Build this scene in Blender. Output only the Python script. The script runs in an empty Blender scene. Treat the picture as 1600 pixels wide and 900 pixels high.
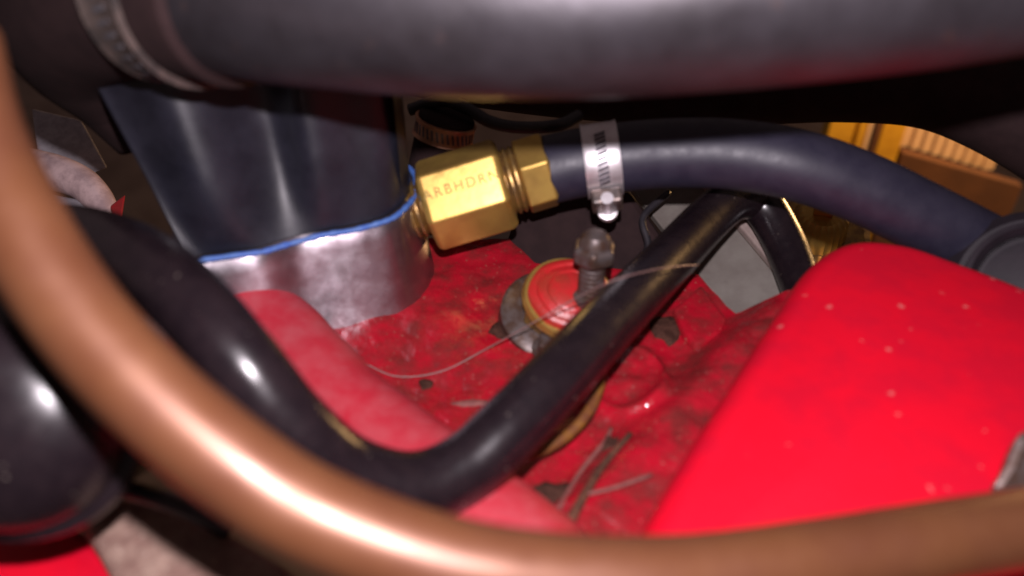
import bpy, bmesh, math, random
from mathutils import Vector, Matrix, noise
random.seed(7)
sc = bpy.context.scene
COL = sc.collection
R = math.radians

# ------------------------------------------------------------------ camera
PITCH = R(40.0); FPX = 1386.0
CAM = Vector((0, 0, 0.195))
FWD = Vector((0, math.cos(PITCH), -math.sin(PITCH)))
UPV = Vector((0, math.sin(PITCH), math.cos(PITCH)))
RGT = Vector((1, 0, 0))
cd = bpy.data.cameras.new('camera'); cam = bpy.data.objects.new('camera', cd); COL.objects.link(cam)
cam.location = CAM; cam.rotation_euler = (math.pi / 2 - PITCH, 0, 0)
cd.sensor_width = 36; cd.lens = 36 * FPX / 1600
cd.clip_start = 0.005; cd.clip_end = 60
cd.dof.use_dof = True; cd.dof.focus_distance = 0.37; cd.dof.aperture_fstop = 7.0
sc.camera = cam

# ------------------------------------------------------------------ light
w = bpy.data.worlds.new('World'); sc.world = w; w.use_nodes = True
bg = w.node_tree.nodes['Background']; bg.inputs[0].default_value = (0.60, 0.42, 0.42, 1); bg.inputs[1].default_value = 0.13
def lamp(name, kind, loc, energy, col, size=None):
    l = bpy.data.lights.new(name, kind); l.energy = energy; l.color = col
    if size is not None:
        if kind == 'AREA': l.size = size
        else: l.shadow_soft_size = size
    o = bpy.data.objects.new(name, l); COL.objects.link(o); o.location = loc
    return o
# the phone's own flash just above the lens
lamp('phone_flash', 'POINT', CAM + UPV * 0.034 + RGT * 0.004, 4.3, (1.0, 0.89, 0.96), 0.004)
# warm bulb hanging in the garage behind the car
lamp('garage_bulb', 'POINT', (0.52, 0.70, -0.02), 8.0, (1.0, 0.56, 0.22), 0.04)
vs = sc.view_settings
vs.view_transform = 'Standard'; vs.look = 'None'; vs.gamma = 1.0; vs.exposure = 0.0; vs.use_curve_mapping = False

# ------------------------------------------------------------------ helpers
def P(px, py, d):
    return CAM + d * (FWD + RGT * ((px - 800) / FPX) + UPV * ((450 - py) / FPX))
def Z(px, py, z=0.0):
    r = FWD + RGT * ((px - 800) / FPX) + UPV * ((450 - py) / FPX)
    return CAM + r * ((z - CAM.z) / r.z)

def mat(name, col, metal=0.0, rough=0.5, spec=0.5, col2=None, nscale=200, lo=0.4, hi=0.6, col3=None, n3=900, t3=0.7,
        bump=0.0, bscale=600, bdist=0.0005, rvar=0.0, coat=0.0, dust=None, dscale=150, dsize=0.12, aniso=0.0, detail=4):
    m = bpy.data.materials.new(name); m.use_nodes = True
    nt = m.node_tree; N = nt.nodes; L = nt.links; b = N['Principled BSDF']
    b.inputs['Metallic'].default_value = metal; b.inputs['Roughness'].default_value = rough
    b.inputs['Specular IOR Level'].default_value = spec
    b.inputs['Coat Weight'].default_value = coat; b.inputs['Coat Roughness'].default_value = 0.12
    b.inputs['Base Color'].default_value = (*col, 1)
    tc = N.new('ShaderNodeTexCoord')
    def noi(scale, det=detail):
        n = N.new('ShaderNodeTexNoise'); n.inputs['Scale'].default_value = scale; n.inputs['Detail'].default_value = det
        n.inputs['Roughness'].default_value = 0.62
        L.new(tc.outputs['Object'], n.inputs['Vector']); return n
    def ramp(src, a, bb):
        r = N.new('ShaderNodeMapRange'); r.inputs[1].default_value = a; r.inputs[2].default_value = bb
        L.new(src, r.inputs[0]); return r.outputs[0]
    last = None
    def mix(fac, a, c):
        x = N.new('ShaderNodeMix'); x.data_type = 'RGBA'; L.new(fac, x.inputs[0])
        if a is None: x.inputs[6].default_value = (*col, 1)
        else: L.new(a, x.inputs[6])
        x.inputs[7].default_value = (*c, 1); return x.outputs[2]
    if col2: last = mix(ramp(noi(nscale).outputs[0], lo, hi), last, col2)
    if col3: last = mix(ramp(noi(n3, 6).outputs[0], t3, t3 + 0.08), last, col3)
    if dust:
        v = N.new('ShaderNodeTexVoronoi'); v.inputs['Scale'].default_value = dscale; v.inputs['Randomness'].default_value = 1
        dn = noi(dscale * 3.5, 2); sb_ = N.new('ShaderNodeVectorMath'); sb_.operation = 'MULTIPLY_ADD'
        L.new(dn.outputs['Color'], sb_.inputs[0]); sb_.inputs[1].default_value = (0.55 / dscale,) * 3; L.new(tc.outputs['Object'], sb_.inputs[2])
        L.new(sb_.outputs[0], v.inputs['Vector'])
        sep = N.new('ShaderNodeSeparateColor'); L.new(v.outputs['Color'], sep.inputs[0])
        # only some cells carry a fleck, each of its own size
        sz = N.new('ShaderNodeMath'); sz.operation = 'MULTIPLY_ADD'; L.new(sep.outputs[0], sz.inputs[0]); sz.inputs[1].default_value = dsize * 2.2; sz.inputs[2].default_value = -dsize * 1.2
        d = N.new('ShaderNodeMath'); d.operation = 'SUBTRACT'; L.new(sz.outputs[0], d.inputs[0]); L.new(v.outputs['Distance'], d.inputs[1])
        fac = ramp(d.outputs[0], 0.0, dsize * 0.35)
        mu = N.new('ShaderNodeMath'); mu.operation = 'MULTIPLY'; L.new(fac, mu.inputs[0]); mu.inputs[1].default_value = 0.38
        last = mix(mu.outputs[0], last, dust)
    if last is not None: L.new(last, b.inputs['Base Color'])
    if rvar:
        r = N.new('ShaderNodeMapRange'); L.new(noi(nscale * 1.7).outputs[0], r.inputs[0]); r.inputs[1].default_value = 0.3; r.inputs[2].default_value = 0.7
        r.inputs[3].default_value = max(0.02, rough - rvar); r.inputs[4].default_value = rough + rvar
        L.new(r.outputs[0], b.inputs['Roughness'])
    if bump:
        bn = N.new('ShaderNodeBump'); bn.inputs['Strength'].default_value = bump; bn.inputs['Distance'].default_value = bdist
        L.new(noi(bscale).outputs[0], bn.inputs['Height']); L.new(bn.outputs[0], b.inputs['Normal'])
        L.new(bn.outputs[0], b.inputs['Coat Normal'])
    return m

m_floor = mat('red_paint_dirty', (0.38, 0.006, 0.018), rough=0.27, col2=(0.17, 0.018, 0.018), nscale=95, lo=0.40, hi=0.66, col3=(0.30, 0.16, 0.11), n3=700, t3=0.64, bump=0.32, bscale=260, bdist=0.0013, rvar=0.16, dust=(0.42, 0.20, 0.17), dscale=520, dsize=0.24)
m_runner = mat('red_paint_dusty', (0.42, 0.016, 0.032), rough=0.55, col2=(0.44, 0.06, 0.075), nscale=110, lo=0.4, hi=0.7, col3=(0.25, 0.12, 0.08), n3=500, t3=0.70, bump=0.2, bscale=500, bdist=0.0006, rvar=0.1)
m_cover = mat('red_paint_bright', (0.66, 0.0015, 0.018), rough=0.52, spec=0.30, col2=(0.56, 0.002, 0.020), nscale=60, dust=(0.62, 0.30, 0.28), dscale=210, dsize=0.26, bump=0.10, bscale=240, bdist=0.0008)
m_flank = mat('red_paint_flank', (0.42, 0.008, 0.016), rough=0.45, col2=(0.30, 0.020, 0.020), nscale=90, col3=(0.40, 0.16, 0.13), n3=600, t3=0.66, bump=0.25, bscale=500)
m_alu = mat('cast_aluminium', (0.44, 0.40, 0.43), metal=0.95, rough=0.33, col2=(0.36, 0.30, 0.33), nscale=100, bump=0.07, bscale=700, bdist=0.0003, rvar=0.05)
nt = m_alu.node_tree; tn = nt.nodes.new('ShaderNodeTangent'); tn.direction_type = 'RADIAL'; tn.axis = 'Z'
nt.links.new(tn.outputs[0], nt.nodes['Principled BSDF'].inputs['Tangent']); nt.nodes['Principled BSDF'].inputs['Anisotropic'].default_value = 0.9; nt.nodes['Principled BSDF'].inputs['Anisotropic Rotation'].default_value = 0.25
m_pipe = mat('dull_steel_pipe', (0.046, 0.041, 0.048), metal=0.45, rough=0.46, col2=(0.024, 0.020, 0.023), nscale=38, lo=0.35, hi=0.7, col3=(0.050, 0.034, 0.034), n3=130, t3=0.62, bump=0.15, bscale=300, bdist=0.0004, rvar=0.08)
m_band = mat('clamp_steel_dull', (0.10, 0.085, 0.08), metal=0.7, rough=0.45, col2=(0.22, 0.17, 0.15), nscale=150, bump=0.1, bscale=700)
m_black = mat('black_enamel', (0.009, 0.009, 0.015), rough=0.40, spec=0.7, col2=(0.014, 0.014, 0.022), nscale=80, bump=0.07, bscale=160, bdist=0.0008, rvar=0.04)
m_rubber = mat('black_rubber', (0.016, 0.014, 0.018), rough=0.42, col2=(0.028, 0.024, 0.028), nscale=160, dust=(0.20, 0.18, 0.15), dscale=330, dsize=0.13, bump=0.12, bscale=700, bdist=0.0004, rvar=0.08)
m_gloss = mat('black_gloss_rubber', (0.009, 0.0055, 0.0075), rough=0.28, col2=(0.013, 0.008, 0.010), nscale=170, dust=(0.26, 0.22, 0.18), dscale=300, dsize=0.14, bump=0.06, bscale=420, bdist=0.0004, rvar=0.04)
m_heater = mat('navy_black_rubber', (0.016, 0.0145, 0.029), rough=0.50, col2=(0.022, 0.020, 0.036), nscale=140, bump=0.10, bscale=900, bdist=0.0003, rvar=0.06)
m_coup = mat('aged_black_rubber', (0.010, 0.0065, 0.0105), rough=0.6, col2=(0.014, 0.009, 0.014), nscale=140, bump=0.1, bscale=700)
m_matte = mat('dark_rubber_matte', (0.018, 0.0088, 0.0090), rough=0.85, spec=0.2, col2=(0.024, 0.012, 0.012), nscale=120, bump=0.1)
m_brass = mat('brass', (0.60, 0.40, 0.10), metal=0.75, rough=0.36, col2=(0.48, 0.29, 0.08), nscale=110, lo=0.4, hi=0.75, bump=0.10, bscale=500, bdist=0.0003, rvar=0.08)
m_brassd = mat('brass_tarnished', (0.42, 0.27, 0.08), metal=0.75, rough=0.34, col2=(0.26, 0.16, 0.07), nscale=180, bump=0.3, bscale=700, bdist=0.0006, rvar=0.1)
m_copper = mat('copper', (0.175, 0.066, 0.026), metal=0.40, rough=0.41, spec=0.95, col2=(0.145, 0.050, 0.022), nscale=55, lo=0.35, hi=0.7, bump=0.05, bscale=350, bdist=0.0003, rvar=0.06, dust=(0.85, 0.45, 0.38), dscale=60, dsize=0.07)
m_chrome = mat('stainless_band', (0.80, 0.78, 0.80), metal=0.85, rough=0.42, col2=(0.70, 0.66, 0.68), nscale=260, bump=0.1, bscale=900, bdist=0.0002)
m_warmlit = mat('warm_lit_band', (0.75, 0.42, 0.26), metal=0.6, rough=0.45, col2=(0.6, 0.3, 0.18), nscale=300)  # bright orange tone is the garage bulb's warm light put into the band colour
m_slot = mat('slot_dark', (0.20, 0.19, 0.21), metal=0.6, rough=0.5, col2=(0.12, 0.11, 0.12), nscale=500)
m_stamp = mat('stamped_mark', (0.16, 0.11, 0.035), metal=0.5, rough=0.6, col2=(0.30, 0.21, 0.06), nscale=900)
m_bluerub = mat('blue_silicone', (0.045, 0.12, 0.42), rough=0.5, col2=(0.07, 0.16, 0.42), nscale=300, bump=0.2, bscale=900)
m_grey = mat('grey_paint', (0.19, 0.172, 0.15), rough=0.6, col2=(0.135, 0.115, 0.10), nscale=85, lo=0.35, hi=0.7, col3=(0.12, 0.09, 0.08), n3=420, t3=0.68, bump=0.12, bscale=600)
m_lip = mat('grey_lip', (0.34, 0.27, 0.24), rough=0.5, col2=(0.25, 0.19, 0.17), nscale=120, bump=0.1)
m_rust = mat('greasy_steel', (0.13, 0.105, 0.10), metal=0.5, rough=0.42, col2=(0.085, 0.050, 0.036), nscale=260, bump=0.15, bscale=900, bdist=0.0004)
m_sred = mat('red_overspray', (0.46, 0.018, 0.02), rough=0.35, col2=(0.34, 0.03, 0.02), nscale=200, bump=0.3, bscale=500, bdist=0.0008)
m_beige = mat('dusty_casting', (0.30, 0.20, 0.155), rough=0.9, col2=(0.20, 0.115, 0.09), nscale=130, col3=(0.40, 0.30, 0.24), n3=420, t3=0.6, bump=0.6, bscale=350, bdist=0.0015)
m_wire = mat('amber_wire', (0.20, 0.085, 0.016), rough=0.4, col2=(0.13, 0.045, 0.018), nscale=260, bump=0.2)
m_twig = mat('dry_twig', (0.14, 0.055, 0.034), rough=0.95, spec=0.1, col2=(0.065, 0.032, 0.022), nscale=500, bump=0.5, bscale=1500)
m_straw = mat('dry_straw', (0.22, 0.070, 0.058), rough=0.7, col2=(0.17, 0.050, 0.045), nscale=600, bump=0.3)
m_dirt = mat('caked_grease', (0.045, 0.020, 0.015), rough=0.95, spec=0.05, col2=(0.080, 0.036, 0.026), nscale=500, bump=0.8, bscale=900, bdist=0.001)
m_strand = mat('pale_strand', (0.24, 0.15, 0.14), rough=0.4)
m_pink = mat('pale_duct_tape', (0.62, 0.45, 0.44), rough=0.6, col2=(0.40, 0.28, 0.28), nscale=120, bump=0.2)
m_shard = mat('pale_plastic', (0.30, 0.28, 0.30), rough=0.5, col2=(0.22, 0.2, 0.22), nscale=200)
m_yellow = mat('yellow_board', (0.62, 0.36, 0.03), rough=0.6, col2=(0.50, 0.27, 0.02), nscale=30, bump=0.1, bscale=80)
m_cream = mat('cream_board', (0.72, 0.52, 0.36), rough=0.7, col2=(0.62, 0.43, 0.28), nscale=30, bump=0.1, bscale=80)
m_brown = mat('brown_panel', (0.16, 0.07, 0.035), rough=0.7, col2=(0.11, 0.05, 0.028), nscale=20)
m_concrete = mat('concrete', (0.22, 0.17, 0.14), rough=0.9, col2=(0.15, 0.11, 0.09), nscale=8, bump=0.2, bscale=60)

def link(name, verts, faces, m, parent=None, smooth=True, loc=None, kind=None):
    me = bpy.data.meshes.new(name); me.from_pydata([tuple(v) for v in verts], [], faces); me.update()
    bm = bmesh.new(); bm.from_mesh(me); bmesh.ops.recalc_face_normals(bm, faces=bm.faces[:]); bm.to_mesh(me); bm.free()
    if smooth:
        for p in me.polygons: p.use_smooth = True
    me.materials.append(m)
    o = bpy.data.objects.new(name, me); COL.objects.link(o)
    if parent is not None:
        o.parent = parent; o.matrix_parent_inverse = Matrix.Translation(-world_loc(parent))
    if kind: o['kind'] = kind
    return o
def world_loc(o):
    l = Vector(o.location)
    return l
def sharp(o, ang=35):
    me = o.data; bm = bmesh.new(); bm.from_mesh(me)
    for e in bm.edges:
        if len(e.link_faces) == 2 and e.calc_face_angle(0) > R(ang): e.smooth = False
    bm.to_mesh(me); bm.free(); return o
def bevel(o, wd, seg=3, ang=30):
    b = o.modifiers.new('bevel', 'BEVEL'); b.width = wd; b.segments = seg; b.limit_method = 'ANGLE'; b.angle_limit = R(ang); b.harden_normals = False
    return o
def thing(name, loc, label, cat, group=None):
    o = bpy.data.objects.new(name, None); COL.objects.link(o); o.location = loc; o.empty_display_size = 0.01
    return tag(o, label, cat, group)
def tag(o, label, cat, group=None):
    o['label'] = label; o['category'] = cat
    if group: o['group'] = group
    return o
def catmull(pts, sub=8, closed=False):
    out = []; n = len(pts); rng = n if closed else n - 1
    for i in range(rng):
        if closed: p0, p1, p2, p3 = pts[(i - 1) % n], pts[i], pts[(i + 1) % n], pts[(i + 2) % n]
        else:
            p1, p2 = pts[i], pts[i + 1]
            p0 = pts[i - 1] if i else p1 * 2 - p2
            p3 = pts[i + 2] if i + 2 < n else p2 * 2 - p1
        for k in range(sub):
            t = k / sub
            out.append(0.5 * ((2 * p1) + (p2 - p0) * t + (2 * p0 - 5 * p1 + 4 * p2 - p3) * t * t + (3 * p1 - p0 - 3 * p2 + p3) * t ** 3))
    if not closed: out.append(pts[-1].copy())
    return out
def frames(path):
    T = []
    for i in range(len(path)):
        a = path[max(0, i - 1)]; b = path[min(len(path) - 1, i + 1)]; T.append((b - a).normalized())
    n = T[0].orthogonal().normalized(); fr = []
    for i, t in enumerate(T):
        n = (n - t * n.dot(t)).normalized(); fr.append((t, n, t.cross(n)))
    return fr
def tube_geo(path, rad, seg=32, wob=0.0, cap=True, flat=None):
    fr = frames(path); V = []; Fc = []; n = len(path)
    for i, (p, (t, a, b)) in enumerate(zip(path, fr)):
        r = rad(i / (n - 1)) if callable(rad) else rad
        for k in range(seg):
            an = 2 * math.pi * k / seg
            d = a * math.cos(an) + b * math.sin(an)
            rr = r * (1 + wob * noise.noise((p + d * r) * 60)) if wob else r
            V.append(p + d * rr)
    for i in range(n - 1):
        for k in range(seg):
            k2 = (k + 1) % seg
            Fc.append((i * seg + k, i * seg + k2, (i + 1) * seg + k2, (i + 1) * seg + k))
    if cap:
        Fc.append(tuple(range(seg))[::-1]); Fc.append(tuple((n - 1) * seg + k for k in range(seg)))
    return V, Fc
def tube(name, pts, rad, m, parent=None, seg=32, sub=10, wob=0.0, cap=True, kind=None):
    V, Fc = tube_geo(catmull(pts, sub), rad, seg, wob, cap)
    return link(name, V, Fc, m, parent, True, kind=kind)
def axis_frame(a, ref):
    a = a.normalized(); u = (ref - a * ref.dot(a)).normalized(); return a, u, a.cross(u)
def lathe(name, o0, axis, ref, prof, m, parent=None, seg=48, rot=0.0, smooth=True, cap=True, fn=None):
    """prof: (t, r) along the axis; rot turns the polygon about the axis, 0 = a corner toward ref"""
    a, u, v = axis_frame(axis, ref); V = []; Fc = []
    for (t, r) in prof:
        for k in range(seg):
            an = rot + 2 * math.pi * k / seg
            rr = r if fn is None else r * fn(t, an)
            V.append(o0 + a * t + (u * math.cos(an) + v * math.sin(an)) * rr)
    n = len(prof)
    for i in range(n - 1):
        for k in range(seg):
            k2 = (k + 1) % seg; Fc.append((i * seg + k, i * seg + k2, (i + 1) * seg + k2, (i + 1) * seg + k))
    if cap: Fc.append(tuple(range(seg))[::-1]); Fc.append(tuple((n - 1) * seg + k for k in range(seg)))
    return sharp(link(name, V, Fc, m, parent, smooth), 38)
def loft(name, rings, m, parent=None, cap=True, smooth=True, sa=40):
    n = len(rings[0]); V = [p for r in rings for p in r]; Fc = []
    for i in range(len(rings) - 1):
        for k in range(n):
            k2 = (k + 1) % n; Fc.append((i * n + k, i * n + k2, (i + 1) * n + k2, (i + 1) * n + k))
    if cap: Fc.append(tuple(range(n))[::-1]); Fc.append(tuple((len(rings) - 1) * n + k for k in range(n)))
    return sharp(link(name, V, Fc, m, parent, smooth), sa)
def inset(ring, d):
    """offset a closed plan outline inward by d (z kept)"""
    n = len(ring); A = sum(ring[i].x * ring[(i + 1) % n].y - ring[(i + 1) % n].x * ring[i].y for i in range(n)); s = 1 if A > 0 else -1
    out = []
    for i in range(n):
        t = ring[(i + 1) % n] - ring[i - 1]; t.z = 0; t.normalize()
        out.append(ring[i] + Vector((-t.y, t.x, 0)) * (s * d))
    return out
def setz(ring, z): return [Vector((p.x, p.y, z)) for p in ring]
def box_pts(c, ax, ay, az, sx, sy, sz):
    V = [c + ax * (sx * i) + ay * (sy * j) + az * (sz * k) for k in (-.5, .5) for j in (-.5, .5) for i in (-.5, .5)]
    Fc = [(0, 2, 3, 1), (4, 5, 7, 6), (0, 1, 5, 4), (2, 6, 7, 3), (0, 4, 6, 2), (1, 3, 7, 5)]
    return V, Fc
def box(name, c, ax, ay, az, sx, sy, sz, m, parent=None, bv=0.0):
    V, Fc = box_pts(c, ax, ay, az, sx, sy, sz)
    o = link(name, V, Fc, m, parent, False)
    if bv: bevel(o, bv, 2)
    return o
def slab(name, corners, normal, th, m, parent=None, bv=0.0008):
    """a flat plate of thickness th behind the polygon of corners"""
    n = len(corners); nn = normal.normalized()
    V = list(corners) + [c - nn * th for c in corners]
    Fc = [tuple(range(n)), tuple(range(2 * n - 1, n - 1, -1))] + [(i, i + n, (i + 1) % n + n, (i + 1) % n) for i in range(n)]
    o = link(name, V, Fc, m, parent, False)
    if bv: bevel(o, bv, 2)
    return o
XA, YA, ZA = Vector((1, 0, 0)), Vector((0, 1, 0)), Vector((0, 0, 1))

# ================================================================== the setting
def plane(name, x0, x1, y0, y1, z, m):
    o = link(name, [(x0, y0, z), (x1, y0, z), (x1, y1, z), (x0, y1, z)], [(0, 1, 2, 3)], m, None, False, kind='structure'); return o
plane('garage_floor', -4, 4, -3, 6, -0.80, m_concrete)

# ================================================================== intake manifold
man = thing('intake_manifold', (0, 0.2, -0.03), 'red painted cast manifold with dirty floor under the brass fitting', 'engine manifold')
wall_a, wall_b = Z(1205, 500), Z(890, 830)
wd = (wall_b - wall_a); wd.z = 0; wd.normalize(); wn = Vector((-wd.y, wd.x, 0))      # points to the cover side or away
if wn.x < 0: wn = -wn
boss = Z(975, 600); dip = Z(660, 575); dip2 = Z(760, 640)
def hfloor(x, y):
    p = Vector((x, y, 0)); z = 0.0
    z += 0.0014 * noise.noise(p * 55) + 0.0007 * noise.noise(p * 140 + Vector((3, 1, 0))) + 0.00025 * noise.noise(p * 480)
    d = (p - dip).length; z -= 0.0045 * math.exp(-(d / 0.022) ** 2)
    d = (p - dip2).length; z -= 0.002 * math.exp(-(d / 0.015) ** 2)
    s = (p - wall_a).dot(wn)                       # rise to the cover's foot
    t = max(0.0, min(1.0, (s + 0.014) / 0.016)); z += 0.009 * t * t * (3 - 2 * t)
    q = p - boss; q.y *= 0.8; d = q.length
    k = 0.5 + 0.5 * math.cos(math.atan2(q.y, q.x) + 0.5)
    z += 0.0030 / (1 + math.exp((d - 0.0135) * 700)) + 0.0030 * k * math.exp(-((d - 0.0115) / 0.0017) ** 2)
    z += 0.0010 * math.exp(-(d / 0.014) ** 2) * noise.noise(p * 170 + Vector((9, 4, 0)))
    # rib running from the boss towards the viewer
    return z
gx0, gx1, gy0, gy1 = -0.150, 0.140, 0.115, 0.262
nx, ny = 240, 130
BK = [(-1, 0.262)] + [(Z(a, b).x, Z(a, b).y) for a, b in [(795, 372), (835, 412), (1010, 424), (1092, 432), (1150, 497), (1225, 485), (1290, 480)]] + [(1, 0.215)]
LF = [(0.0, 0.02), (0.120, 0.0), (0.150, -0.040), (0.165, -0.057), (0.190, -0.080), (0.210, -0.102), (0.240, -0.135), (1, -0.15)]
def left(y):
    for (ya, xa), (yb_, xb) in zip(LF, LF[1:]):
        if ya <= y <= yb_: return xa + (xb - xa) * (y - ya) / (yb_ - ya)
def back(x):
    for (xa, ya), (xb, yb_) in zip(BK, BK[1:]):
        if xa <= x <= xb: return ya + (yb_ - ya) * (x - xa) / max(1e-6, xb - xa)
    return gy1
V = []; Fc = []
for j in range(ny + 1):
    for i in range(nx + 1):
        x = gx0 + (gx1 - gx0) * i / nx; yb = back(x) + 0.001 * noise.noise(Vector((x * 90, 0, 0)))
        y = gy0 + (yb - gy0) * j / ny
        xl = left(y); x = xl + (gx1 - xl) * i / nx; y = gy0 + (back(x) - gy0) * j / ny; V.append((x, y, hfloor(x, y)))
for j in range(ny):
    for i in range(nx):
        a = j * (nx + 1) + i; Fc.append((a, a + 1, a + nx + 2, a + nx + 1))
# skirt so that the casting has depth
bd = [i for i in range(nx + 1)] + [j * (nx + 1) + nx for j in range(1, ny + 1)] + [ny * (nx + 1) + i for i in range(nx - 1, -1, -1)] + [j * (nx + 1) for j in range(ny - 1, 0, -1)]
b0 = len(V)
for k in bd: V.append((V[k][0], V[k][1], -0.03))
for q in range(len(bd)):
    q2 = (q + 1) % len(bd); Fc.append((bd[q], bd[q2], b0 + q2, b0 + q))
Fc.append(tuple(b0 + q for q in range(len(bd))))
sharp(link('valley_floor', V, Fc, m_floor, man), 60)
# the rounded runner beside the black hose
rp = [Z(x, y, z) for x, y, z in [(235, 470, 0.004), (330, 480, 0.004), (420, 535, 0.004), (510, 625, 0.004), (600, 705, 0.004), (690, 785, 0.004), (800, 880, 0.003), (880, 960, 0.0)]]
V, Fc = tube_geo(catmull(rp, 12), lambda s: 0.0165 + 0.001 * math.sin(s * 9), 40, 0.04)
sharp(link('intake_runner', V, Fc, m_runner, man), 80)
# red flange ear with a notch behind the boss
ear = [Z(1052, 470, 0.006), Z(1098, 432, 0.006), Z(1140, 486, 0.006), Z(1128, 512, 0.006), Z(1090, 532, 0.006), Z(1070, 510, 0.006)]
slab('flange_ear', [p - ZA * 0.0028 for p in ear], ZA, 0.010, m_floor, man, 0.0016)

# ================================================================== valve cover (right) and its foot
def rounded(name, ol, z0, z1, r, m, parent, top=0.0, n=8):
    rings = [setz(ol, z0), setz(ol, (z0 + z1 - r) / 2), setz(ol, z1 - r)]
    for k in range(1, n + 1):
        a = k / n * math.pi / 2; rings.append(setz(inset(ol, r * (1 - math.cos(a))), z1 - r + r * math.sin(a)))
    c = sum(rings[-1], Vector()) / len(ol)
    for f in (0.93, 0.85, 0.75, 0.65, 0.5, 0.35, 0.2, 0.08, 0.01): rings.append([c + (p - c) * f + ZA * (top * (1 - f * f)) for p in rings[-1 if False else 2 + n]])
    return loft(name, rings, m, parent, True, True, 75)
vc = thing('valve_cover', Z(1400, 700, -0.03), 'large smooth bright red cover with pale dust flecks behind copper tube', 'valve cover')
vpx = [(985, 850), (1060, 715), (1140, 590), (1205, 490), (1262, 408), (1325, 372), (1410, 376), (1500, 405), (1620, 452), (1800, 540), (1950, 700), (1950, 1000), (1500, 1080), (1000, 1060), (940, 950)]
vol = catmull([Z(x, y, 0.028) for x, y in vpx], 6, True)
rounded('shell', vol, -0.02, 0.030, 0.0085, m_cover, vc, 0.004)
foot = inset(vol, -0.0060)
fr_ = [setz(foot, -0.02), setz(foot, 0.006), setz(inset(foot, 0.0012), 0.0075), setz(inset(foot, 0.012), 0.0080)]
loft('flange', fr_, m_flank, vc, True, True, 60)

# ================================================================== aluminium spacer with sealant
zt = 0.034
spx = [(285, 413), (320, 408), (400, 396), (460, 378), (520, 366), (575, 354), (615, 341), (640, 320), (652, 292), (640, 262), (600, 245), (520, 240), (400, 245), (320, 262), (278, 300), (268, 365)]
sol = catmull([Z(x, y, zt) for x, y in spx], 8, True)
sp = thing('spacer_plate', sum(setz(sol, 0.0), Vector()) / len(sol), 'bright aluminium spacer block with blue sealant squeezed along its top', 'spacer')
e = 0.0012
def drft(z): return inset(sol, -0.0040 * (1 - (z + 0.004) / (zt + 0.004)) ** 1.2)
loft('block', [setz(drft(zz), zz) for zz in (-0.004, 0.004, 0.010, 0.016, 0.022, 0.028, zt - 0.001)] + [setz(inset(sol, 0.0006), zt - 0.0004)], m_alu, sp, True, True, 60)
bead = []
nb = len(sol)
for i in range(nb + 1):
    p = sol[i % nb].copy(); p.z = zt + 0.0008 * noise.noise(p * 110); bead.append(inset(sol, 0.0011 + 0.0006 * noise.noise(p * 160))[i % nb] * 0 + Vector((inset(sol, 0.0003)[i % nb].x, inset(sol, 0.0003)[i % nb].y, p.z)))
V, Fc = tube_geo(bead[:76], lambda s: 0.0009 + 0.0004 * noise.noise(Vector((s * 60, 2, 0))), 12, 0.0, True)
link('sealant_bead', V, Fc, m_bluerub, sp)

# ================================================================== thermostat housing
th = thing('thermostat_housing', sum(setz(sol, zt), Vector()) / len(sol), 'black painted thermostat housing standing on the aluminium spacer', 'thermostat housing')
rings = []
cen = sum(setz(sol, 0), Vector()) / nb
for z in (0.0345, 0.0365, 0.040, 0.046, 0.053, 0.060, 0.068, 0.076, 0.084, 0.092):
    f = (z - 0.0345) / 0.0575; ring = []
    base = inset(sol, 0.0022)
    for i, p in enumerate(base):
        u = i / nb
        q = Vector((p.x, p.y, z))
        if q.x < cen.x + 0.03:
            q.x -= 0.032 * f * min(1, max(0, (cen.x + 0.03 - q.x) / 0.07))
        # two upright lobes on the face towards the viewer
        lob = 0.0055 * math.exp(-((q.x + 0.082 + 0.012 * f) / 0.010) ** 2) + 0.0042 * math.exp(-((q.x + 0.056 + 0.004 * f) / 0.007) ** 2) - 0.0060 * math.exp(-((q.x + 0.068 + 0.006 * f) / 0.008) ** 2)
        if p.y < cen.y: q.y -= lob * min(1.0, f * 3.0)
        q.y += 0.013 * f if p.y < cen.y else 0
        x1 = -0.078 - 0.008 * f
        if p.y < cen.y + 0.01 and q.x < x1: q.y += 11 * (x1 - q.x) ** 2 * min(1.0, 0.3 + f * 2)
        ring.append(q)
    rings.append(ring)
rings.append([Vector((cen.x - 0.01, cen.y, 0.098)) + (p - Vector((cen.x - 0.01, cen.y, p.z))) * 0.6 for p in rings[-1]])
loft('body', rings, m_black, th, True, True, 70)

# ================================================================== brass adapter
A0 = P(637, 332, 0.2935); A1 = P(862, 264, 0.2915)
ax = (A1 - A0).normalized(); LEN = (A1 - A0).length
toc = (CAM - (A0 + A1) / 2).normalized()
ba, bu, bv_ = axis_frame(ax, toc)            # bu faces the lens
if bv_.z < 0: SG = -1
else: SG = 1
def T(px): return LEN * (px - 637) / (862 - 637)
br = thing('brass_adapter', (A0 + A1) / 2, 'shiny brass hex adapter with stamped letters screwed into the black housing', 'pipe fitting')
def thread(t0, t1, r, dep, pitch, lead=0.0):
    out = [(t0, r - dep)]; t = t0; 
    while t < t1 - pitch * 0.5:
        out += [(t + pitch * 0.25, r), (t + pitch * 0.55, r), (t + pitch * 0.85, r - dep)]; t += pitch
    out.append((t1, r - dep)); return out
lathe('threaded_nipple', A0, ax, toc, [(-0.004, 0.0086)] + thread(-0.003, T(668) + 0.001, 0.0094, 0.0011, 0.0021), m_brassd, br, 56)
hexR = 0.0156
rot = SG * R(9 + 30)
t0, t1 = T(666), T(792)
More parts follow.
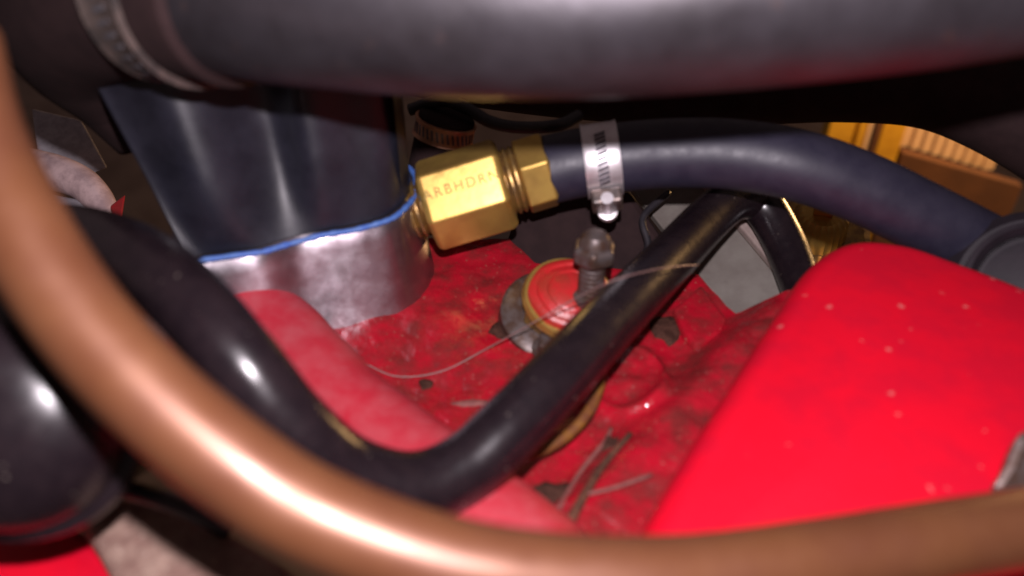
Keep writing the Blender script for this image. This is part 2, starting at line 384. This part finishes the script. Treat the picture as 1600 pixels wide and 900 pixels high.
hx = lathe('hex_body', A0, ax, toc, [(t0, hexR * 0.86), (t0 + 0.0006, hexR * 0.95), (t0 + 0.0016, hexR), (t1 - 0.0016, hexR), (t1 - 0.0006, hexR * 0.95), (t1, hexR * 0.86)], m_brass, br, 6, rot, False)
bevel(hx, 0.0007, 3, 30)
lathe('bushing_thread', A0, ax, toc, thread(t1 - 0.001, T(822), 0.0112, 0.0010, 0.0020), m_brassd, br, 56)
h2 = lathe('collar_nut', A0, ax, toc, [(T(814), 0.0108), (T(816), 0.0130), (T(857), 0.0130), (T(860), 0.0114)], m_brass, br, 6, SG * R(12), False)
bevel(h2, 0.0006, 3, 30)
lathe('hose_barb', A0, ax, toc, [(T(855), 0.0085), (T(900), 0.0085), (T(905), 0.0075)], m_brassd, br, 32)
# stamped letters on the facet that faces the lens
cu = bpy.data.curves.new('stamp', 'FONT'); cu.body = 'ARBHDRN'; cu.size = 0.0046; cu.extrude = 0.00012; cu.align_x = 'CENTER'; cu.align_y = 'CENTER'; cu.space_character = 1.25
to = bpy.data.objects.new('stamp_tmp', cu); COL.objects.link(to)
me = bpy.data.meshes.new_from_object(to.evaluated_get(bpy.context.evaluated_depsgraph_get())); bpy.data.objects.remove(to)
an = SG * R(9); nrm = (bu * math.cos(an) + bv_ * math.sin(an)).normalized()
tx = ba; ty = nrm.cross(tx)
mw = Matrix((tx, ty, nrm)).transposed().to_4x4()
mw.translation = A0 + ba * ((t0 + t1) / 2) + nrm * (hexR * math.cos(R(30)) + 0.00002) + ty * 0.0012
me.transform(mw); me.materials.clear(); me.materials.append(m_stamp)
tl = bpy.data.objects.new('stamped_letters', me); COL.objects.link(tl); tl.parent = hx
tl.matrix_parent_inverse = Matrix.Translation(-Vector(br.location)); hx_inv = hx.matrix_parent_inverse.copy()
tl.matrix_parent_inverse = Matrix.Identity(4)

# ================================================================== heater hose with its clamp
hp = [A0 + ax * T(858), P(905, 255, 0.2905), P(960, 247, 0.2895), P(1040, 240, 0.288), P(1140, 241, 0.285), P(1240, 257, 0.281), P(1340, 291, 0.281), P(1430, 334, 0.283), P(1520, 379, 0.286), P(1620, 430, 0.289), P(1700, 470, 0.291)]
hpath = catmull(hp, 12)
V, Fc = tube_geo(hpath, 0.0113, 48)
tag(link('heater_hose', V, Fc, m_heater), 'thick navy black rubber hose running from the brass adapter', 'hose')
def clamp(name, c, axis, r, wdt, label, group, m, slots, a0, a1, screw=True, th_=0.0007, sl=(0.0036, 0.0012), lip=0.0004, msl=None, ref=None):
    axis = axis.normalized(); ref = ref or (CAM - c)
    a, u, v = axis_frame(axis, ref)
    if v.z < 0: v = -v
    t = thing(name, c, label, 'hose clamp', group)
    h = wdt / 2
    b = lathe('band', c, axis, ref, [(-h, r - 0.0003), (-h, r + th_ + lip), (-h + 0.0012, r + th_), (h - 0.0012, r + th_), (h, r + th_ + lip), (h, r - 0.0003)], m, t, 64, 0, True, False)
    s0 = None
    for k in range(slots):
        an = a0 + (a1 - a0) * k / max(1, slots - 1)
        n = u * math.cos(an) + v * math.sin(an)
        tg = -u * math.sin(an) + v * math.cos(an)
        cc = c + n * (r + th_ - 0.0001)
        V, Fc = box_pts(Vector(), (a * 0.96 + tg * 0.28).normalized(), tg, n, sl[0], sl[1], 0.0006)
        V = [cc + x for x in V]
        o = link('slot', V, Fc, msl or m_slot, None, False); o.parent = b; o.matrix_parent_inverse = Matrix.Identity(4)
    if screw:
        n = (-v * 0.92 + u * 0.40).normalized(); tg = n.cross(a)
        cc = c + n * (r + 0.0030)
        hb = box('screw_housing', cc, a, tg, n, wdt * 0.86, 0.010, 0.0052, m_band, t, 0.001)
        lathe('screw', cc + n * 0.0015 - tg * 0.0080, tg, n, [(0, 0.0024), (0.0006, 0.0034), (0.003, 0.0034), (0.0032, 0.0020), (0.014, 0.0020)], m_chrome, t, 24)
    return t
cc = P(938, 250, 0.290); ci = min(range(len(hpath)), key=lambda i: (hpath[i] - cc).length)
clamp('hose_clamp', hpath[ci], hpath[ci + 1] - hpath[ci - 1], 0.0113, 0.0115, 'shiny silver worm clamp around the navy black hose', 'slotted hose clamps', m_chrome, 11, R(-38), R(42), True)

# ================================================================== grey pipe across the top with its clamp and rubber hose
pp = [P(x, y, d) for x, y, d in [(180, -40, 0.232), (300, -25, 0.215), (420, -14, 0.205), (600, -2, 0.197), (800, 4, 0.192), (1000, -4, 0.189), (1200, -20, 0.187), (1400, -42, 0.186), (1600, -70, 0.186), (1800, -105, 0.187)]]
ppath = catmull(pp, 10)
V, Fc = tube_geo(ppath[8:], 0.0208, 64, 0.012)
tag(link('metal_pipe', V, Fc, m_pipe), 'wide dull grey metal pipe crossing above the black housing and hoses', 'pipe')
ck = 9
cl = clamp('hose_clamp', ppath[ck], ppath[ck + 3] - ppath[ck - 3], 0.0232, 0.0135, 'dull ridged clamp at the end of the wide grey pipe', 'slotted hose clamps', m_band, 16, R(-95), R(20), False, 0.0009, (0.0046, 0.0011), 0.0007)
rh = [P(x, y, d) for x, y, d in [(370, -18, 0.208), (310, -24, 0.214), (240, -30, 0.223), (160, -5, 0.238), (125, 25, 0.252), (140, 60, 0.266), (200, 110, 0.282), (260, 170, 0.292)]]
tube('radiator_hose', rh, lambda s: 0.0230 - 0.003 * max(0, s - 0.4), m_matte, None, 48)
tag(bpy.data.objects['radiator_hose'], 'black rubber elbow hose bending from grey pipe down to housing', 'hose')

# dark hose passing behind the heater hose
dh = [P(x, y, d) for x, y, d in [(560, 60, 0.36), (760, 95, 0.35), (960, 115, 0.342), (1150, 118, 0.335), (1320, 112, 0.328), (1460, 122, 0.322), (1580, 168, 0.315), (1720, 250, 0.305)]]
tag(tube('lower_hose', dh, 0.0185, m_matte, None, 48), 'matt dark brown black hose in the shade behind the heater hose', 'hose')

# thin cable glinting above the brass adapter
gl = [P(x, y, d) for x, y, d in [(640, 172, 0.318), (690, 158, 0.315), (730, 170, 0.312), (765, 190, 0.310), (810, 199, 0.308), (870, 196, 0.306), (905, 180, 0.312)]]
tag(tube('cable', gl, 0.0022, m_rubber, None, 16), 'thin black cable sagging in the shade above the brass adapter', 'cable')

# slotted clamp behind the brass hex
c2 = P(688, 232, 0.318)
a2 = Vector((0.25, 0.2, 1)).normalized()
sh = [c2 - a2 * 0.03, c2 - a2 * 0.01, c2 + a2 * 0.006, c2 + a2 * 0.012]
tag(tube('hose_stub', sh, 0.0100, m_matte, None, 32), 'short black hose stub wrapped by the slotted clamp behind brass hex', 'hose')
clamp('hose_clamp', c2 + a2 * 0.0075, a2, 0.0101, 0.0066, 'small slotted clamp coloured as if lit by the warm bulb, on hose stub behind the brass hex', 'slotted hose clamps', m_warmlit, 15, R(-70), R(70), False, 0.0006, (0.0036, 0.0008))

# ================================================================== long black hose looping over the manifold
lp = [P(x, y, d) for x, y, d in [(40, 360, 0.262), (140, 372, 0.236), (225, 410, 0.210), (300, 475, 0.194), (375, 565, 0.188), (455, 665, 0.191), (540, 735, 0.198), (640, 762, 0.205), (725, 732, 0.211), (802, 663, 0.217), (884, 576, 0.229), (968, 486, 0.252), (1048, 404, 0.281), (1104, 345, 0.301), (1146, 312, 0.312), (1186, 316, 0.318), (1220, 368, 0.314), (1250, 440, 0.304), (1280, 530, 0.285), (1300, 600, 0.275)]]
tag(tube('coolant_hose', lp, lambda s: 0.0084 - 0.0030 * max(0, s - 0.5), m_gloss, None, 40, 10, 0.015), 'long glossy black hose dipping in a loop across the red manifold', 'hose')

# ================================================================== copper tube in front
cp = [P(x, y, d) for x, y, d in [(-75, 60, 0.158), (-50, 170, 0.156), (-19, 255, 0.1545), (46, 380, 0.1515), (117, 487, 0.1492), (190, 573, 0.1476), (267, 646, 0.1467), (375, 733, 0.1462), (492, 806, 0.1468), (680, 876, 0.1482), (860, 906, 0.1508), (1067, 908, 0.1560), (1260, 882, 0.1635), (1450, 850, 0.171), (1600, 826, 0.177), (1800, 790, 0.184)]]
tag(tube('copper_tube', cp, 0.0080, m_copper, None, 56, 12), 'thick bare copper tube sweeping past the glossy black canister and hose', 'tube')

# ================================================================== temperature sender
sb = Z(878, 497, 0.0); sa = Vector((0.16, -0.28, 0.94)).normalized()
ts = thing('temperature_sender', sb, 'brass sender with red painted top and greasy terminal stud on manifold', 'sensor')
lathe('washer', sb - XA * 0.0035, sa, ZA, [(-0.004, 0.0172), (0.0024, 0.0172), (0.0034, 0.0160), (0.0040, 0.009)], m_rust, ts, 40)
hb_ = lathe('hex_base', sb, sa, ZA + XA * 0.3, [(0.0030, 0.0130), (0.0038, 0.0146), (0.0088, 0.0146), (0.0100, 0.0132)], m_brassd, ts, 6, 0.3, False); bevel(hb_, 0.0005, 2)
lathe('brass_rim', sb, sa, ZA, [(0.0095, 0.0125), (0.0100, 0.0148), (0.0116, 0.0154), (0.0134, 0.0147), (0.0138, 0.0120)], m_brass, ts, 48)
lathe('painted_cap', sb, sa, ZA, [(0.0128, 0.0136), (0.0146, 0.0135), (0.0156, 0.0126), (0.0160, 0.0112), (0.0154, 0.0104), (0.0160, 0.0096), (0.0166, 0.0080), (0.0160, 0.0074), (0.0166, 0.0066), (0.0170, 0.001)], m_sred, ts, 56, fn=lambda t, a: 1 + 0.02 * math.sin(3 * a + t * 300) + 0.012 * math.sin(7 * a))
nb0 = sb + sa * 0.0140 + XA * 0.0056 - YA * 0.002; na = Vector((0.03, 0.06, 1)).normalized()
lathe('terminal_stud', nb0, na, ZA + XA * 0.1, [(0.0, 0.0056), (0.0022, 0.0054), (0.0030, 0.0036)] + thread(0.0030, 0.0165, 0.0041, 0.0003, 0.0017), m_rust, ts, 32)
tnut = lathe('terminal_nut', nb0, na, XA + YA * 0.2, [(0.0150, 0.0058), (0.0158, 0.0068), (0.0196, 0.0068), (0.0206, 0.0060)], m_rust, ts, 6, 0.2, False); bevel(tnut, 0.0008, 3)
lathe('stud_tip', nb0, na, XA + YA * 0.2, [(0.0200, 0.0050), (0.0226, 0.0046), (0.0244, 0.0034), (0.0250, 0.0012)], m_rust, ts, 28)

# bolt below the sender
bb = Z(862, 545, 0.0)
bo = thing('bolt', bb, 'small greasy bolt head at the foot of the brass sender', 'bolt')
bh = lathe('bolt_head', bb, Vector((0.1, -0.2, 1)), ZA + XA, [(0.0, 0.0052), (0.0038, 0.0052), (0.0046, 0.0044)], m_rust, bo, 6, 0.2, False); bevel(bh, 0.0004, 2)
lathe('bolt_washer', bb, Vector((0.1, -0.2, 1)), ZA + XA, [(-0.002, 0.0064), (0.0002, 0.0064), (0.0006, 0.005)], m_rust, bo, 28)

# amber wire bowing out from under the hose
wp = [P(805, 716, 0.236), P(835, 708, 0.240), P(880, 685, 0.244), P(915, 650, 0.248), P(935, 610, 0.253), P(940, 570, 0.257), P(925, 545, 0.260), P(895, 545, 0.262)]
tag(tube('sender_wire', wp, lambda s: 0.0018 - 0.0005 * s, m_wire, None, 16), 'amber brown wire bowing out below the black hose', 'wire')

# ================================================================== things behind
gb = thing('grey_bracket', P(1130, 400, 0.325), 'flat grey painted bracket leaning behind the black hose loop', 'bracket')
g = [P(985, 292, 0.350), P(1080, 272, 0.350), P(1240, 462, 0.312), P(1222, 500, 0.309), P(1152, 505, 0.309)]
gn = (g[1] - g[0]).cross(g[3] - g[0]); gn = gn if gn.dot(CAM - g[0]) > 0 else -gn; gn.normalize()
slab('plate', g, gn, 0.004, m_grey, gb, 0.0006)
le = [g[1], g[2]]
dl = (le[1] - le[0]).normalized(); sd = gn.cross(dl)
if sd.x < 0: sd = -sd
box('edge_lip', (le[0] + le[1]) / 2 + gn * 0.0012 + sd * 0.0016, dl, sd, gn, (le[1] - le[0]).length * 0.98, 0.0034, 0.0040, m_lip, gb, 0.0008)
fin = [P(1135, 318, 0.338), P(1172, 345, 0.332), P(1205, 385, 0.324), P(1232, 428, 0.316), P(1246, 458, 0.311)]
fo = tube('side_rail', fin, 0.0022, m_lip, gb, 12)

# black block that fills the back of the valley
bk = thing('black_bracket', Vector((0.02, 0.275, -0.03)), 'black painted engine bracket in shade behind the brass sender', 'bracket')
bpx = [(790, 385), (812, 318), (985, 296), (1050, 392), (1060, 430), (960, 440), (830, 428)]
bpt = [P(x, y, 0.326) for x, y in bpx]
slab('plate', bpt, -FWD, 0.020, m_matte, bk, 0.0025)
tube('rib', [P(1045, 300, 0.327), P(1005, 340, 0.322), P(1012, 385, 0.318), P(985, 425, 0.316), P(950, 440, 0.315)], 0.0013, m_rubber, bk, 14)

# brass plug far behind, lit by the garage bulb
pg = P(1284, 338, 0.40); pa = Vector((-0.15, -0.35, 1)).normalized()
pl = thing('brass_plug', pg, 'small golden brass plug on a ribbed casting behind hose loop', 'plug')
lathe('ribbed_base', pg - pa * 0.034, pa, XA, [(0, 0.026)] + thread(0.001, 0.020, 0.024, 0.003, 0.005) + [(0.0205, 0.012)], m_brassd, pl, 40, fn=lambda t, a: 1 + 0.02 * math.sin(11 * a))
lathe('knurled_body', pg - pa * 0.014, pa, XA, [(0, 0.0115), (0.001, 0.0125), (0.015, 0.0118), (0.019, 0.009), (0.020, 0.004)], m_brass, pl, 72, fn=lambda t, a: 1 + 0.03 * math.cos(24 * a))
ph = lathe('square_head', pg + pa * 0.006, pa, XA, [(0, 0.0062), (0.007, 0.0062), (0.008, 0.005)], m_brass, pl, 4, 0.5, False); bevel(ph, 0.0008, 2)

# ribbed rubber coupling at the end of the heater hose
ec = P(1622, 440, 0.257); ea = (CAM - ec).normalized() * 0.75 + XA * -0.1 + ZA * 0.45; ea.normalize()
hc = thing('rubber_coupling', ec, 'round black rubber coupling with raised lip at heater hose end', 'coupling')
lathe('sleeve', ec, ea, ZA, [(-0.040, 0.0265), (-0.014, 0.0270), (-0.009, 0.0258), (-0.006, 0.022)], m_coup, hc, 48)
lathe('raised_lip', ec, ea, ZA, [(-0.006, 0.0160), (-0.006, 0.0190), (-0.004, 0.0200), (-0.0015, 0.0195), (-0.001, 0.0178), (-0.004, 0.0165)], m_coup, hc, 48, cap=False)
lathe('plug_face', ec, ea, ZA, [(-0.02, 0.0170), (-0.0065, 0.0170), (-0.006, 0.0150), (-0.0055, 0.002)], m_coup, hc, 48)

# ================================================================== lower left
cb = P(-8, 655, 0.173)
cap_ax = Vector((0.10, -0.76, 0.64)).normalized()
bc = thing('black_canister', cb - cap_ax * 0.03, 'glossy black rounded canister with rolled rim beside the copper tube', 'canister')
def capfn(t, a): return 1.04 + 0.04 * math.cos(2 * a + 1.2)
lathe('dome', cb, cap_ax, XA, [(-0.05, 0.0232), (-0.012, 0.0232), (-0.005, 0.0229), (0.001, 0.0213), (0.0050, 0.0178), (0.0077, 0.0128), (0.0090, 0.008), (0.0095, 0.001)], m_gloss, bc, 56, fn=capfn)
lathe('rolled_rim', cb, cap_ax, XA, [(-0.010, 0.0225), (-0.0105, 0.0245), (-0.008, 0.0256), (-0.0055, 0.0249), (-0.0045, 0.0232)], m_gloss, bc, 56, fn=capfn)
rc = thing('red_casting', Z(60, 900, -0.03), 'bright red casting corner under the black cap', 'engine casting')
rcol = catmull([Z(x, y, 0.010) for x, y in [(-200, 780), (60, 800), (150, 835), (215, 890), (250, 1000), (-200, 1050)]], 6, True)
rounded('casting', rcol, -0.06, 0.010, 0.006, m_cover, rc, 0.002)
dc = thing('dusty_casting', Z(320, 860, -0.06), 'beige dusty rough casting under the copper tube', 'engine casting')
dcol = catmull([Z(x, y, 0.016) for x, y in [(110, 775), (240, 780), (380, 840), (500, 930), (500, 1060), (280, 1060), (150, 860)]], 6, True)
rounded('casting', dcol, -0.06, 0.016, 0.004, m_beige, dc, 0.001)
tag(tube('fuel_line', [P(110, 745, 0.212), P(185, 762, 0.208), P(235, 775, 0.206), P(290, 795, 0.207), P(360, 830, 0.21)], 0.0022, m_rubber, None, 20), 'thin dark line crossing the dusty beige casting', 'fuel line')

# ================================================================== upper left clutter
ub = thing('grey_tab', P(110, 240, 0.42), 'flat dark grey tab beyond the radiator hose', 'bracket')
g2 = [P(50, 170, 0.43), P(128, 188, 0.43), P(168, 262, 0.42), P(110, 285, 0.415), P(60, 250, 0.42)]
slab('plate', g2, (CAM - g2[0]), 0.004, m_shard, ub, 0.0008)
tag(tube('taped_duct', [P(40, 262, 0.40), P(85, 270, 0.395), P(125, 285, 0.39), P(152, 310, 0.385), P(170, 345, 0.38)], lambda s: 0.0092 - 0.0036 * s, m_pink, None, 24), 'pale pinkish bent duct between copper tube and housing', 'duct')
rw = [P(172, 322, 0.372), P(196, 304, 0.375), P(190, 345, 0.366), P(176, 340, 0.366)]
tag(slab('red_tab', rw, (CAM - rw[0]), 0.005, m_flank), 'tiny red painted tab beside the pale bent duct', 'bracket')
g3 = [P(60, 300, 0.388), P(140, 315, 0.384), P(165, 350, 0.378), P(120, 380, 0.372), P(80, 370, 0.376)]
tag(slab('grey_shield', g3, (CAM - g3[0]), 0.004, m_shard), 'grey shield plate below the pale bent duct', 'shield')

# grey corner at the far right
gr = [P(1548, 762, 0.196), P(1572, 722, 0.197), P(1590, 672, 0.199), P(1660, 640, 0.2), P(1680, 790, 0.195)]
tag(slab('grey_lug', gr, ZA, 0.008, m_rust, None, 0.002), 'grey metal lug lying on bright red cover', 'lug')

# ================================================================== litter on the manifold
def on_floor(px, py, dz=0.0005):
    p = Z(px, py, 0.0)
    for _ in range(6): p = Z(px, py, hfloor(p.x, p.y) + dz)
    return p
tag(tube('twig', [on_floor(x, y, 0.0012) for x, y in [(890, 815), (915, 770), (940, 730), (965, 700), (985, 678)]], lambda s: 0.0013 - 0.0005 * s, m_twig, None, 8, 5, 0.2), 'thin brown twig lying along the foot of the red cover', 'twig')
tag(tube('straw', [on_floor(x, y, 0.0012) for x, y in [(905, 775), (960, 762), (1018, 742)]], 0.0006, m_straw, None, 8, 5), 'straight pale straw lying on red slope beside the brown twig', 'straw')
tag(tube('straw', [on_floor(x, y, 0.0010) for x, y in [(870, 800), (905, 740), (945, 690), (955, 670)]], 0.0007, m_straw, None, 8, 5), 'pinkish straw lying half under the brown twig', 'straw')
def lump(name, px, py, rx, ry, h, m, label, cat, n=14, seed=0):
    c = on_floor(px, py, 0); rings = []
    rs = random.Random(seed); off = [0.65 + 0.6 * rs.random() for _ in range(n)]
    for f, z in ((1.0, -0.0006), (0.9, h * 0.5), (0.55, h * 0.9), (0.15, h)):
        rings.append([c + Vector((math.cos(2 * math.pi * k / n) * rx * f * off[k], math.sin(2 * math.pi * k / n) * ry * f * off[k], z)) for k in range(n)])
    return tag(loft(name, rings, m, None, True, True, 80), label, cat)
lump('grease_clump', 862, 785, 0.0075, 0.0075, 0.0016, m_dirt, 'dark crumbly clump of dirt at the twig end', 'dirt', seed=1)
lump('grease_clump', 1045, 515, 0.0055, 0.0090, 0.0012, m_dirt, 'dark chipped grease patch on the red flange ear', 'dirt', seed=4)
lump('leaf_crumb', 665, 602, 0.0030, 0.0026, 0.0012, m_dirt, 'tiny dark leaf crumb lying on the red manifold floor', 'leaf', 10, 3)
lump('dirt_crumb', 782, 518, 0.0034, 0.0040, 0.0012, m_dirt, 'dark crumb of dirt beside the sender washer', 'dirt', 10, 5)
lump('straw_crumb', 735, 630, 0.0060, 0.0016, 0.0008, m_straw, 'pale straw crumb lying on the red manifold floor', 'straw', 10, 6)
lump('dirt_crumb', 955, 695, 0.0030, 0.0030, 0.0016, m_dirt, 'small dark crumb at the tip of the brown twig', 'dirt', 10, 8)

# the long pale strand lying over the floor and the black hose
sp_ = [on_floor(565, 565, 0.0005), on_floor(620, 588, 0.0005), on_floor(690, 580, 0.0005), on_floor(760, 545, 0.002), P(830, 506, 0.268), P(900, 466, 0.255), P(960, 438, 0.242), P(1010, 424, 0.250), P(1050, 417, 0.262), P(1092, 414, 0.276)]
tag(tube('strand', sp_, 0.0002, m_strand, None, 6, 8), 'hair thin pale strand trailing across red floor and black hose', 'strand')

# ================================================================== boards seen through the gap
def board(px0, px1, m, label, d=0.98, th=0.02):
    a = P(px0, 220, d); b = P(px1, 220, d)
    V, Fc = box_pts(Vector(((a.x + b.x) / 2, a.y + th / 2, (-0.80 - 0.16) / 2)), XA, YA, ZA, abs(b.x - a.x), th, 0.64)
    return tag(bevel(link('wooden_board', V, Fc, m, None, False), 0.0015, 2), label, 'board', 'boards standing behind the car')
board(1290, 1331, m_yellow, 'yellow board beside the dark slit, seen under the dark hose')
board(1336, 1349, m_yellow, 'narrow yellow board between dark slit and cream board')
board(1350, 1363, m_cream, 'narrow cream board between two yellow boards')
board(1364, 1372, m_brown, 'thin brown batten beside the wide yellow board', 0.975)
board(1373, 1410, m_yellow, 'wide yellow board next to the cream panel')
pn = thing('cream_panel', Vector((P(1480, 240, 1.0).x, P(1480, 240, 1.0).y, -0.80)), 'cream slatted panel over a brown base behind the hoses', 'panel')
for k in range(9):
    a = P(1411 + k * 18, 220, 0.99 - 0.004 * k); b = P(1411 + k * 18 + 17.7, 220, 0.99 - 0.004 * k)
    zc0, zc1 = P(1411 + k * 18, 236 + k * 3.0, 0.99).z, -0.16
    V, Fc = box_pts(Vector(((a.x + b.x) / 2, a.y + 0.01, (zc0 + zc1) / 2)), XA, YA, ZA, abs(b.x - a.x), 0.015, zc1 - zc0)
    link('slat', V, Fc, m_cream, pn, False)
c0 = P(1410, 238, 0.985); c1 = P(1580, 268, 0.985)
bz = [Vector((c0.x, c0.y, c0.z)), Vector((c1.x, c1.y - 0.03, c1.z)), Vector((c1.x, c1.y - 0.03, -0.80)), Vector((c0.x, c0.y, -0.80))]
slab('base_board', bz, Vector((0, -1, 0)), 0.012, m_brown, pn, 0.001)
